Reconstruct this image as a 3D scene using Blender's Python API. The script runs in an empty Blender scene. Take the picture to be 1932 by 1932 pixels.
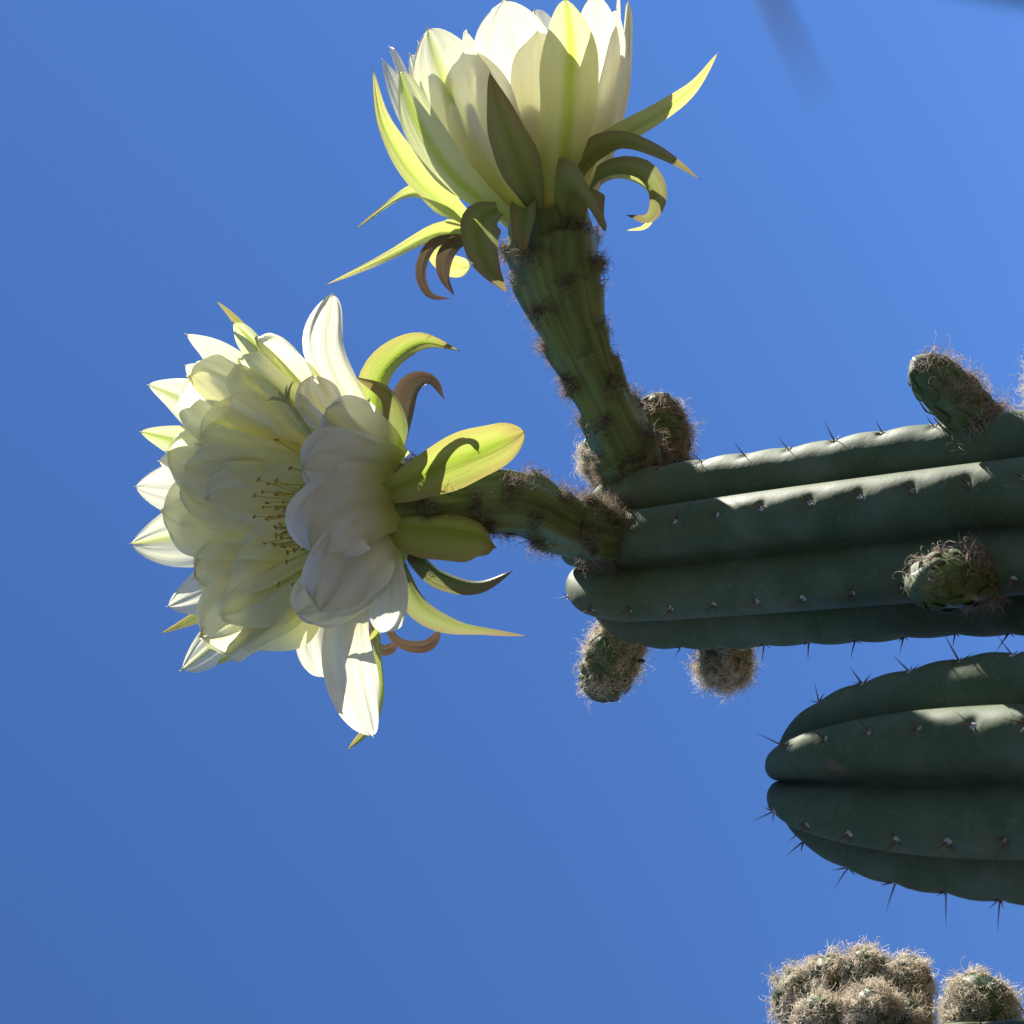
import bpy, math, random
import numpy as np
from mathutils import Vector, Matrix, Quaternion

rng = np.random.default_rng(7)
random.seed(7)
scene = bpy.context.scene
COL = scene.collection

# ------------------------------------------------------------------ camera
PITCH = math.radians(42.0)
FOV = math.radians(30.0)
FPX = 966.0 / math.tan(FOV / 2)          # focal length in units of a 1932 px wide picture
D0 = 1.03                                # metres to the plane of the flowering column
CAM = np.array([0.0, 0.0, 1.55])
# the phone was held on its side: picture left is up in the world
FWD = np.array([0.0, math.cos(PITCH), math.sin(PITCH)])
LEFT = np.array([0.0, -math.sin(PITCH), math.cos(PITCH)])
RIGHT = -LEFT
UP = np.array([1.0, 0.0, 0.0])
BACK = -FWD
S = D0 / FPX                             # metres per picture unit at D0

cam_data = bpy.data.cameras.new("camera")
cam_data.angle = FOV
cam_data.sensor_width = 36.0
cam_data.clip_start = 0.01
cam_data.clip_end = 6000.0
cam_data.dof.use_dof = True
cam_data.dof.focus_distance = 0.99
cam_data.dof.aperture_fstop = 20.0
cam = bpy.data.objects.new("camera", cam_data)
m = Matrix.Identity(4)
for i in range(3):
    m[i][0], m[i][1], m[i][2], m[i][3] = RIGHT[i], UP[i], BACK[i], CAM[i]
cam.matrix_world = m
COL.objects.link(cam)
scene.camera = cam

# ------------------------------------------------------------------ sky and sun
SUN = -0.43 * RIGHT + 0.675 * UP - 0.92 * BACK
SUN /= np.linalg.norm(SUN)
SUN_EL = math.asin(SUN[2])
SUN_AZ = math.atan2(SUN[0], SUN[1])      # clockwise from +Y
world = bpy.data.worlds.new("World")
scene.world = world
world.use_nodes = True
nt = world.node_tree
nt.nodes.clear()
sky = nt.nodes.new("ShaderNodeTexSky")
sky.sky_type = 'NISHITA'
sky.sun_disc = False
sky.sun_elevation = SUN_EL
sky.sun_rotation = SUN_AZ
sky.altitude = 2000.0
sky.air_density = 1.0
sky.dust_density = 0.0
sky.ozone_density = 10.0
bg = nt.nodes.new("ShaderNodeBackground")
bg.inputs["Strength"].default_value = 0.056
wo = nt.nodes.new("ShaderNodeOutputWorld")
hs = nt.nodes.new("ShaderNodeHueSaturation")     # clear, dry-air blue
hs.inputs["Hue"].default_value = 0.504
hs.inputs["Saturation"].default_value = 1.05
hs.inputs["Value"].default_value = 1.03
nt.links.new(sky.outputs[0], hs.inputs["Color"])
nt.links.new(hs.outputs[0], bg.inputs[0])
nt.links.new(bg.outputs[0], wo.inputs[0])

sl = bpy.data.lights.new("sun", 'SUN')
sl.energy = 5.0
sl.angle = math.radians(0.53)
sl.color = (1.0, 0.95, 0.86)
sun = bpy.data.objects.new("sun", sl)
sun.rotation_euler = Vector(SUN).to_track_quat('Z', 'Y').to_euler()
sun.location = (0, 0, 6)
COL.objects.link(sun)

vs = scene.view_settings
vs.view_transform = 'Standard'
vs.look = 'None'
vs.exposure = 1.6
vs.gamma = 1.0
scene.render.engine = 'CYCLES'
scene.cycles.max_bounces = 12
scene.cycles.diffuse_bounces = 6
scene.cycles.transmission_bounces = 8
scene.cycles.use_denoising = True


def W(px, py, w=0.0):
    """picture position (1932 wide) plus offset w towards the camera -> world point"""
    d = D0 - w * S
    return CAM + d * (FWD + RIGHT * (px - 966.0) / FPX + UP * (966.0 - py) / FPX)


def V(x, y, w):
    """picture-aligned direction (x right, y down, w towards camera), metres"""
    return (x * RIGHT - y * UP + w * BACK) * S


def unit(v):
    v = np.asarray(v, float)
    return v / (np.linalg.norm(v) + 1e-12)


# ------------------------------------------------------------------ object helpers
WM = {}


def link(name, mesh, mat, parent, M):
    o = bpy.data.objects.new(name, mesh)
    COL.objects.link(o)
    if mat is not None and mesh is not None and len(mesh.materials) == 0:
        mesh.materials.append(mat)
    if parent is not None:
        o.parent = parent
        o.matrix_basis = WM[parent].inverted() @ M
    else:
        o.matrix_basis = M
    WM[o] = M.copy()
    return o


def mk_mesh(name, verts, faces, uvs=None, smooth=True):
    me = bpy.data.meshes.new(name)
    verts = np.asarray(verts, float)
    if isinstance(faces, np.ndarray):
        me.vertices.add(len(verts))
        me.vertices.foreach_set("co", verts.astype(np.float32).ravel())
        n = faces.shape[1]
        me.loops.add(faces.size)
        me.loops.foreach_set("vertex_index", faces.astype(np.int32).ravel())
        me.polygons.add(len(faces))
        me.polygons.foreach_set("loop_start", np.arange(0, faces.size, n, dtype=np.int32))
        me.polygons.foreach_set("loop_total", np.full(len(faces), n, dtype=np.int32))
        me.update(calc_edges=True)
        me.validate()
    else:
        me.from_pydata([tuple(v) for v in verts], [], faces)
        me.update()
    if uvs is not None:
        lay = me.uv_layers.new(name="UVMap")
        vi = np.zeros(len(me.loops), dtype=np.int32)
        me.loops.foreach_get("vertex_index", vi)
        lay.data.foreach_set("uv", np.asarray(uvs, np.float32)[vi].ravel())
    if smooth:
        me.polygons.foreach_set("use_smooth", np.ones(len(me.polygons), dtype=bool))
    return me


def put(name, verts, faces, mat, parent, origin, uvs=None, smooth=True):
    origin = np.asarray(origin, float)
    me = mk_mesh(name, np.asarray(verts) - origin, faces, uvs, smooth)
    return link(name, me, mat, parent, Matrix.Translation(Vector(origin)))


def grid_faces(nr, nc, wrap=False):
    r = np.arange(nr - 1)[:, None]
    c = np.arange(nc if wrap else nc - 1)[None, :]
    c2 = (c + 1) % nc
    f = np.stack([r * nc + c, r * nc + c2, (r + 1) * nc + c2, (r + 1) * nc + c], -1)
    return f.reshape(-1, 4)


def catmull(pts, n):
    pts = np.asarray(pts, float)
    P = np.vstack([2 * pts[0] - pts[1], pts, 2 * pts[-1] - pts[-2]])
    k = len(pts) - 1
    out = []
    for t in np.linspace(0, k, n):
        i = min(int(t), k - 1)
        u = t - i
        p0, p1, p2, p3 = P[i], P[i + 1], P[i + 2], P[i + 3]
        out.append(0.5 * ((2 * p1) + (-p0 + p2) * u + (2 * p0 - 5 * p1 + 4 * p2 - p3) * u * u
                          + (-p0 + 3 * p1 - 3 * p2 + p3) * u ** 3))
    return np.array(out)


def bezier(p0, p1, p2, p3, n):
    t = np.linspace(0, 1, n)[:, None]
    return (1 - t) ** 3 * p0 + 3 * (1 - t) ** 2 * t * p1 + 3 * (1 - t) * t * t * p2 + t ** 3 * p3


def frames(path, n0):
    """parallel-transported frames along a path: tangent, normal, side"""
    T = np.gradient(path, axis=0)
    T[-1] = T[-2]
    T /= np.linalg.norm(T, axis=1)[:, None] + 1e-12
    N = np.zeros_like(T)
    n = np.asarray(n0, float)
    n = unit(n - T[0] * n.dot(T[0]))
    N[0] = n
    for i in range(1, len(T)):
        a, b = T[i - 1], T[i]
        ax = np.cross(a, b)
        s = np.linalg.norm(ax)
        if s > 1e-8:
            ax /= s
            ang = math.atan2(s, a.dot(b))
            n = n * math.cos(ang) + np.cross(ax, n) * math.sin(ang) + ax * ax.dot(n) * (1 - math.cos(ang))
        n = unit(n - b * n.dot(b))
        N[i] = n
    return T, N, np.cross(T, N)


# ------------------------------------------------------------------ materials
def new_mat(name):
    ma = bpy.data.materials.new(name)
    ma.use_nodes = True
    ma.node_tree.nodes.clear()
    return ma, ma.node_tree.nodes, ma.node_tree.links


class NB:
    """small helper to wire shader nodes"""
    def __init__(s, name):
        s.ma, s.n, s.l = new_mat(name)

    def node(s, t, **k):
        nd = s.n.new(t)
        for a, b in k.items():
            setattr(nd, a, b)
        return nd

    def sock(s, x, inp):
        if hasattr(x, "is_output") or isinstance(x, bpy.types.NodeSocket):
            s.l.new(x, inp)
        else:
            if isinstance(x, (tuple, list)) and len(x) == 3 and inp.type == 'RGBA':
                x = (*x, 1.0)
            inp.default_value = x

    def math(s, op, a, b=0.0, clamp=False):
        nd = s.node("ShaderNodeMath", operation=op, use_clamp=clamp)
        s.sock(a, nd.inputs[0])
        s.sock(b, nd.inputs[1])
        return nd.outputs[0]

    def mix(s, f, a, b):
        nd = s.node("ShaderNodeMix", data_type='RGBA')
        s.sock(f, nd.inputs[0])
        s.sock(a, nd.inputs[6])
        s.sock(b, nd.inputs[7])
        return nd.outputs[2]

    def noise(s, vec, scale, detail=3.0, rough=0.55):
        nd = s.node("ShaderNodeTexNoise")
        if vec is not None:
            s.l.new(vec, nd.inputs["Vector"])
        nd.inputs["Scale"].default_value = scale
        nd.inputs["Detail"].default_value = detail
        nd.inputs["Roughness"].default_value = rough
        return nd.outputs["Fac"]

    def ramp(s, x, lo, hi, smooth=True):
        nd = s.node("ShaderNodeMapRange", interpolation_type='SMOOTHSTEP' if smooth else 'LINEAR')
        s.sock(x, nd.inputs[0])
        s.sock(lo, nd.inputs[1])
        s.sock(hi, nd.inputs[2])
        return nd.outputs[0]

    def bump(s, h, strength, dist):
        nd = s.node("ShaderNodeBump")
        nd.inputs["Strength"].default_value = strength
        nd.inputs["Distance"].default_value = dist
        s.l.new(h, nd.inputs["Height"])
        return nd.outputs[0]

    def out(s, sh):
        o = s.node("ShaderNodeOutputMaterial")
        s.l.new(sh, o.inputs[0])
        return s.ma


def leafy(name, base, tipc, rib, rib_w, rib_s, basec, base_to, trans, rough=0.45, edge=None, edge_s=0.0, spec=0.3,
          trans_tint=(1, 1, 1)):
    """thin petal / sepal: UV x across, y along"""
    b = NB(name)
    uv = b.node("ShaderNodeTexCoord").outputs["UV"]
    sp = b.node("ShaderNodeSeparateXYZ")
    b.l.new(uv, sp.inputs[0])
    u, v = sp.outputs[0], sp.outputs[1]
    rnd = b.node("ShaderNodeObjectInfo").outputs["Random"]
    # longitudinal veins: noise stretched along the petal
    mp = b.node("ShaderNodeMapping")
    b.l.new(uv, mp.inputs[0])
    mp.inputs["Scale"].default_value = (17.0, 1.6, 1.0)
    off = b.node("ShaderNodeCombineXYZ")
    b.l.new(b.math('MULTIPLY', rnd, 40.0), off.inputs[2])
    b.l.new(off.outputs[0], mp.inputs["Location"])
    veins = b.noise(mp.outputs[0], 1.0, 6.0, 0.68)
    mp2 = b.node("ShaderNodeMapping")
    b.l.new(uv, mp2.inputs[0])
    mp2.inputs["Scale"].default_value = (3.0, 2.5, 1.0)
    b.l.new(off.outputs[0], mp2.inputs["Location"])
    blot = b.noise(mp2.outputs[0], 1.5, 3.0)
    du = b.math('ABSOLUTE', b.math('SUBTRACT', u, 0.5))
    ribm = b.math('SUBTRACT', 1.0, b.ramp(du, 0.0, rib_w))
    ribm = b.math('MULTIPLY', ribm, rib_s)
    ribm = b.math('MULTIPLY', ribm, b.math('ADD', 0.65, b.math('MULTIPLY', blot, 0.7)), True)
    c = b.mix(b.ramp(v, 0.45, 1.0), base, tipc)
    c = b.mix(b.math('SUBTRACT', 1.0, b.ramp(v, 0.05, base_to)), c, basec)
    c = b.mix(ribm, c, rib)
    if edge is not None:
        em = b.math('MULTIPLY', b.ramp(b.math('ADD', du, b.math('MULTIPLY', blot, 0.16)), 0.33, 0.56), edge_s)
        em2 = b.math('MAXIMUM', em, b.math('MULTIPLY', b.ramp(b.math('ADD', v, b.math('MULTIPLY', blot, 0.1)), 0.86, 1.02), min(1.0, edge_s * 1.15)))
        c = b.mix(em2, c, edge)
    hv = b.node("ShaderNodeHueSaturation")
    b.l.new(c, hv.inputs["Color"])
    b.l.new(b.math('ADD', 0.92, b.math('MULTIPLY', veins, 0.16)), hv.inputs["Value"])
    c = hv.outputs[0]
    bp = b.bump(b.math('ADD', veins, b.math('MULTIPLY', blot, 1.4)), 0.42, 0.0015)
    pr = b.node("ShaderNodeBsdfPrincipled")
    b.l.new(c, pr.inputs["Base Color"])
    pr.inputs["Roughness"].default_value = rough
    pr.inputs["Specular IOR Level"].default_value = spec
    b.l.new(bp, pr.inputs["Normal"])
    tr = b.node("ShaderNodeBsdfTranslucent")
    tc = b.node("ShaderNodeMix", data_type='RGBA', blend_type='MULTIPLY')
    tc.inputs[0].default_value = 1.0
    b.l.new(c, tc.inputs[6])
    tc.inputs[7].default_value = (*trans_tint, 1)
    b.l.new(tc.outputs[2], tr.inputs["Color"])
    b.l.new(bp, tr.inputs["Normal"])
    mx = b.node("ShaderNodeMixShader")
    mx.inputs[0].default_value = trans
    b.l.new(pr.outputs[0], mx.inputs[1])
    b.l.new(tr.outputs[0], mx.inputs[2])
    return b.out(mx.outputs[0])


WHITE = (0.76, 0.76, 0.71)
M = {}
M['w'] = leafy("petal_white", WHITE, (0.78, 0.78, 0.75), (0.64, 0.66, 0.43), 0.10, 0.35, (0.78, 0.77, 0.34), 0.65, 0.43,
               trans_tint=(1.0, 0.98, 0.74))
M['k'] = leafy("petal_white_olive_foot", WHITE, (0.77, 0.77, 0.74), (0.60, 0.62, 0.37), 0.10, 0.3, (0.56, 0.60, 0.22), 0.55, 0.60,
               trans_tint=(0.97, 1.0, 0.86))
M['i'] = leafy("petal_inner_cream", (0.85, 0.84, 0.60), (0.85, 0.85, 0.76), (0.76, 0.75, 0.42), 0.10, 0.25, (0.85, 0.79, 0.17), 0.95, 0.60,
               trans_tint=(1.0, 1.0, 0.66))
M['g'] = leafy("petal_white_green_midrib", WHITE, (0.77, 0.78, 0.70), (0.46, 0.54, 0.13), 0.14, 0.8, (0.66, 0.70, 0.28), 0.6, 0.42,
               trans_tint=(1.0, 0.98, 0.72))
M['y'] = leafy("petal_lime_cream", (0.66, 0.69, 0.38), (0.70, 0.72, 0.45), (0.40, 0.52, 0.06), 0.22, 0.85, (0.50, 0.58, 0.16), 0.55, 0.42,
               trans_tint=(1.0, 1.0, 0.8))
M['s'] = leafy("sepal_green", (0.36, 0.42, 0.12), (0.40, 0.40, 0.14), (0.22, 0.32, 0.03), 0.24, 0.8, (0.30, 0.38, 0.12), 0.45, 0.48,
               edge=(0.36, 0.26, 0.13), edge_s=0.5, rough=0.4, trans_tint=(1.0, 1.0, 0.7))
M['l'] = leafy("sepal_lime", (0.50, 0.55, 0.20), (0.58, 0.56, 0.24), (0.34, 0.44, 0.08), 0.25, 0.6, (0.42, 0.50, 0.18), 0.45, 0.5,
               edge=(0.55, 0.36, 0.2), edge_s=0.25, rough=0.42, trans_tint=(1.0, 1.0, 0.75))
M['o'] = leafy("sepal_olive", (0.25, 0.28, 0.10), (0.26, 0.21, 0.10), (0.17, 0.23, 0.04), 0.25, 0.7, (0.26, 0.32, 0.12), 0.4, 0.42,
               edge=(0.24, 0.16, 0.09), edge_s=0.4, rough=0.42)
M['b'] = leafy("sepal_purple_brown", (0.13, 0.095, 0.055), (0.085, 0.055, 0.042), (0.15, 0.13, 0.06), 0.2, 0.6, (0.22, 0.22, 0.10), 0.35, 0.22,
               edge=(0.20, 0.12, 0.08), edge_s=0.5, rough=0.35)

M['budscale'] = leafy("bud_scale", (0.07, 0.12, 0.045), (0.09, 0.12, 0.05), (0.06, 0.10, 0.03), 0.2, 0.3, (0.06, 0.10, 0.04), 0.3, 0.12,
                      edge=(0.14, 0.13, 0.07), edge_s=0.5, rough=0.6)


def stem_material():
    b = NB("cactus_skin")
    ob = b.node("ShaderNodeTexCoord").outputs["Object"]
    n1 = b.noise(ob, 22.0, 6.0, 0.65)
    n2 = b.noise(ob, 160.0, 3.0, 0.6)
    n3 = b.noise(ob, 38.0, 5.0, 0.65)
    c = b.mix(b.ramp(n1, 0.3, 0.7), (0.054, 0.078, 0.028), (0.082, 0.107, 0.052))
    # waxy grey bloom in soft patches
    c = b.mix(b.math('MULTIPLY', b.ramp(n3, 0.42, 0.72), 0.55), c, (0.125, 0.15, 0.098))
    n5 = b.noise(ob, 420.0, 2.0, 0.5)
    c = b.mix(b.math('MULTIPLY', b.ramp(n5, 0.62, 0.74), 0.35), c, (0.17, 0.19, 0.12))
    # corky scars
    vo = b.node("ShaderNodeTexVoronoi")
    b.l.new(ob, vo.inputs["Vector"])
    vo.inputs["Scale"].default_value = 26.0
    dd = b.math('ADD', vo.outputs["Distance"], b.math('MULTIPLY', b.noise(ob, 120.0, 3.0), 0.35))
    sel = b.node("ShaderNodeSeparateColor")
    b.l.new(vo.outputs["Color"], sel.inputs[0])
    scar = b.math('MULTIPLY', b.math('SUBTRACT', 1.0, b.ramp(dd, 0.20, 0.36)), b.math('GREATER_THAN', sel.outputs[0], 0.80))
    c = b.mix(b.math('MULTIPLY', scar, 0.7), c, (0.17, 0.125, 0.075))
    pr = b.node("ShaderNodeBsdfPrincipled")
    b.l.new(c, pr.inputs["Base Color"])
    b.l.new(b.math('ADD', 0.50, b.math('MULTIPLY', n3, 0.3)), pr.inputs["Roughness"])
    pr.inputs["Specular IOR Level"].default_value = 0.14
    pr.inputs["Sheen Weight"].default_value = 0.03
    pr.inputs["Sheen Roughness"].default_value = 0.4
    h = b.math('ADD', b.math('MULTIPLY', n2, 0.4), b.math('MULTIPLY', n3, 0.35))
    h = b.math('ADD', h, b.math('MULTIPLY', scar, 0.5))
    b.l.new(b.bump(h, 0.30, 0.002), pr.inputs["Normal"])
    return b.out(pr.outputs[0])


def simple(name, c1, c2, scale, rough, spec=0.3, bump=0.0, trans=0.0):
    b = NB(name)
    ob = b.node("ShaderNodeTexCoord").outputs["Object"]
    n = b.noise(ob, scale, 4.0, 0.6)
    c = b.mix(b.ramp(n, 0.3, 0.7), c1, c2)
    pr = b.node("ShaderNodeBsdfPrincipled")
    b.l.new(c, pr.inputs["Base Color"])
    pr.inputs["Roughness"].default_value = rough
    pr.inputs["Specular IOR Level"].default_value = spec
    if bump:
        b.l.new(b.bump(n, bump, 0.002), pr.inputs["Normal"])
    sh = pr.outputs[0]
    if trans:
        tr = b.node("ShaderNodeBsdfTranslucent")
        b.l.new(c, tr.inputs[0])
        mx = b.node("ShaderNodeMixShader")
        mx.inputs[0].default_value = trans
        b.l.new(sh, mx.inputs[1])
        b.l.new(tr.outputs[0], mx.inputs[2])
        sh = mx.outputs[0]
    return b.out(sh)


def tube_material():
    b = NB("flower_tube_skin")
    uv = b.node("ShaderNodeTexCoord").outputs["UV"]
    ob = b.node("ShaderNodeTexCoord").outputs["Object"]
    mp = b.node("ShaderNodeMapping")
    b.l.new(uv, mp.inputs[0])
    mp.inputs["Scale"].default_value = (30.0, 3.0, 1.0)
    st = b.noise(mp.outputs[0], 1.0, 3.0)
    n = b.noise(ob, 60.0, 4.0)
    c = b.mix(b.ramp(st, 0.3, 0.7), (0.050, 0.088, 0.026), (0.115, 0.165, 0.055))
    c = b.mix(b.math('MULTIPLY', b.ramp(n, 0.5, 0.75), 0.4), c, (0.06, 0.11, 0.06))
    pr = b.node("ShaderNodeBsdfPrincipled")
    b.l.new(c, pr.inputs["Base Color"])
    pr.inputs["Roughness"].default_value = 0.42
    pr.inputs["Specular IOR Level"].default_value = 0.35
    b.l.new(b.bump(st, 0.22, 0.002), pr.inputs["Normal"])
    return b.out(pr.outputs[0])


M['stem'] = stem_material()
M['tube'] = tube_material()
M['bud'] = simple("bud_skin", (0.05, 0.09, 0.035), (0.10, 0.15, 0.05), 90.0, 0.45, bump=0.2)
M['wool'] = simple("wool_grey_brown", (0.22, 0.17, 0.13), (0.48, 0.39, 0.31), 150.0, 0.7, 0.2, trans=0.35)
M['wool_dark'] = simple("wool_dark_brown", (0.07, 0.05, 0.04), (0.30, 0.235, 0.18), 220.0, 0.7, 0.2, trans=0.4)
M['wool_tan'] = simple("wool_tan", (0.40, 0.33, 0.24), (0.80, 0.72, 0.58), 150.0, 0.7, 0.2, trans=0.26)
M['areole'] = simple("areole_felt", (0.30, 0.28, 0.25), (0.52, 0.49, 0.44), 900.0, 0.9, 0.1, bump=0.6)
M['spine'] = simple("spine_brown", (0.05, 0.025, 0.02), (0.15, 0.07, 0.04), 260.0, 0.4, 0.4)
M['filament'] = simple("stamen_filament", (0.46, 0.46, 0.07), (0.54, 0.52, 0.12), 200.0, 0.5, 0.2, trans=0.4)
M['anther'] = simple("stamen_anther", (0.24, 0.14, 0.04), (0.36, 0.22, 0.07), 500.0, 0.8, 0.1)
M['style'] = simple("style_green", (0.34, 0.40, 0.16), (0.44, 0.48, 0.22), 200.0, 0.5, 0.3, trans=0.2)
M['insect'] = simple("insect_dark", (0.012, 0.009, 0.008), (0.03, 0.02, 0.015), 600.0, 0.35, 0.5)
M['soil'] = simple("dry_soil", (0.060, 0.048, 0.034), (0.105, 0.085, 0.060), 1.7, 0.95, 0.1, bump=0.4)

# ------------------------------------------------------------------ ground
nR, nA = 34, 72
rr = np.concatenate([[0.0], np.geomspace(0.25, 3000.0, nR - 1)])
aa = np.linspace(0, 2 * math.pi, nA, endpoint=False)
gv = np.stack([rr[:, None] * np.cos(aa), rr[:, None] * np.sin(aa),
               np.repeat(0.015 * np.sin(rr * 2.1)[:, None] * (rr < 12)[:, None], nA, 1)], -1).reshape(-1, 3)
gv[:, 2] += rng.normal(0, 0.006, len(gv)) * (np.hypot(gv[:, 0], gv[:, 1]) < 12)
ground = put("ground", gv, grid_faces(nR, nA, True)[:, ::-1].copy(), M['soil'], None, (0, 0, 0))
ground["kind"] = "structure"


# ------------------------------------------------------------------ wool
def hairs(roots, normals, length, curl, radius, lay=0.5, droop=None, nseg=8):
    """curly fibres as thin flat ribbons; returns verts, faces"""
    n = len(roots)
    # neighbouring fibres share a lock's direction and curl
    K = max(1, n // 55)
    ctr = roots[rng.integers(0, n, K)]
    near = np.empty(n, dtype=int)
    for q in range(0, n, 2000):
        near[q:q + 2000] = ((roots[q:q + 2000, None, :] - ctr[None]) ** 2).sum(2).argmin(1)
    ld, la = unit_rows(rng.normal(size=(K, 3))), unit_rows(rng.normal(size=(K, 3)))
    d = normals * (1 - lay) + (0.8 * ld[near] + 0.3 * unit_rows(rng.normal(size=(n, 3)))) * lay
    d = unit_rows(d)
    ax = unit_rows(0.85 * la[near] + 0.3 * unit_rows(rng.normal(size=(n, 3))))
    L = length * rng.uniform(0.45, 1.35, n)
    step = L / nseg
    c = curl * rng.uniform(0.4, 1.5, n)
    pts = [roots.copy()]
    p = roots.copy()
    for k in range(nseg):
        ang = c * (0.6 + 0.8 * k / nseg)
        ca, sa = np.cos(ang)[:, None], np.sin(ang)[:, None]
        d = d * ca + np.cross(ax, d) * sa + ax * (ax * d).sum(1, keepdims=True) * (1 - ca)
        d = unit_rows(d + rng.normal(0, 0.16, (n, 3)))
        if droop is not None:
            d = unit_rows(d + droop)
        ax = unit_rows(ax + rng.normal(0, 0.25, (n, 3)))
        p = p + d * step[:, None]
        pts.append(p.copy())
    P = np.stack(pts, 1)                       # n, nseg+1, 3
    T = np.gradient(P, axis=1)
    T /= np.linalg.norm(T, axis=2, keepdims=True) + 1e-12
    ref = unit_rows(rng.normal(size=(n, 3)))[:, None, :]
    A = np.cross(T, ref)
    A /= np.linalg.norm(A, axis=2, keepdims=True) + 1e-9
    B = np.cross(T, A)
    rad = radius * np.linspace(1.0, 0.45, nseg + 1)[None, :, None] * rng.uniform(0.7, 1.3, (n, 1, 1))
    Vv = np.stack([P + rad * A, P - rad * A], 2)   # flat fibres: n, nseg+1, 2, 3
    base = (np.arange(n) * (nseg + 1) * 2)[:, None]
    k = (np.arange(nseg) * 2)[None, :]
    f = np.stack([base + k, base + k + 1, base + k + 3, base + k + 2], -1).reshape(-1, 4)
    return Vv.reshape(-1, 3), f


def unit_rows(a):
    return a / (np.linalg.norm(a, axis=1, keepdims=True) + 1e-12)


def wool(parent, roots, normals, length, curl, radius, mat, lay=0.5, nseg=8, name="wool"):
    v, f = hairs(np.asarray(roots), np.asarray(normals), length, curl, radius, lay, None, nseg)
    o = put(name, v, f, mat, parent, np.mean(roots, axis=0), smooth=True)
    o["kind"] = "stuff"
    return o


# ------------------------------------------------------------------ columns
SPINE_MESHES = []
for k in range(3):
    path = catmull([(0, 0, 0), (0.02 * (k - 1), 0.01, 0.5), (0.05 * (k - 1), 0.0, 1.0)], 6)
    T, N, Sd = frames(path, (1, 0, 0))
    rad = np.array([0.040, 0.034, 0.027, 0.019, 0.010, 0.0015]) * 1.0
    vv, nn = [], 6
    for i in range(6):
        for j in range(nn):
            a = 2 * math.pi * j / nn
            vv.append(path[i] + rad[i] * (N[i] * math.cos(a) + Sd[i] * math.sin(a)))
    me = mk_mesh("spine", vv, grid_faces(6, nn, True))
    me.materials.append(M['spine'])
    SPINE_MESHES.append(me)


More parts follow.
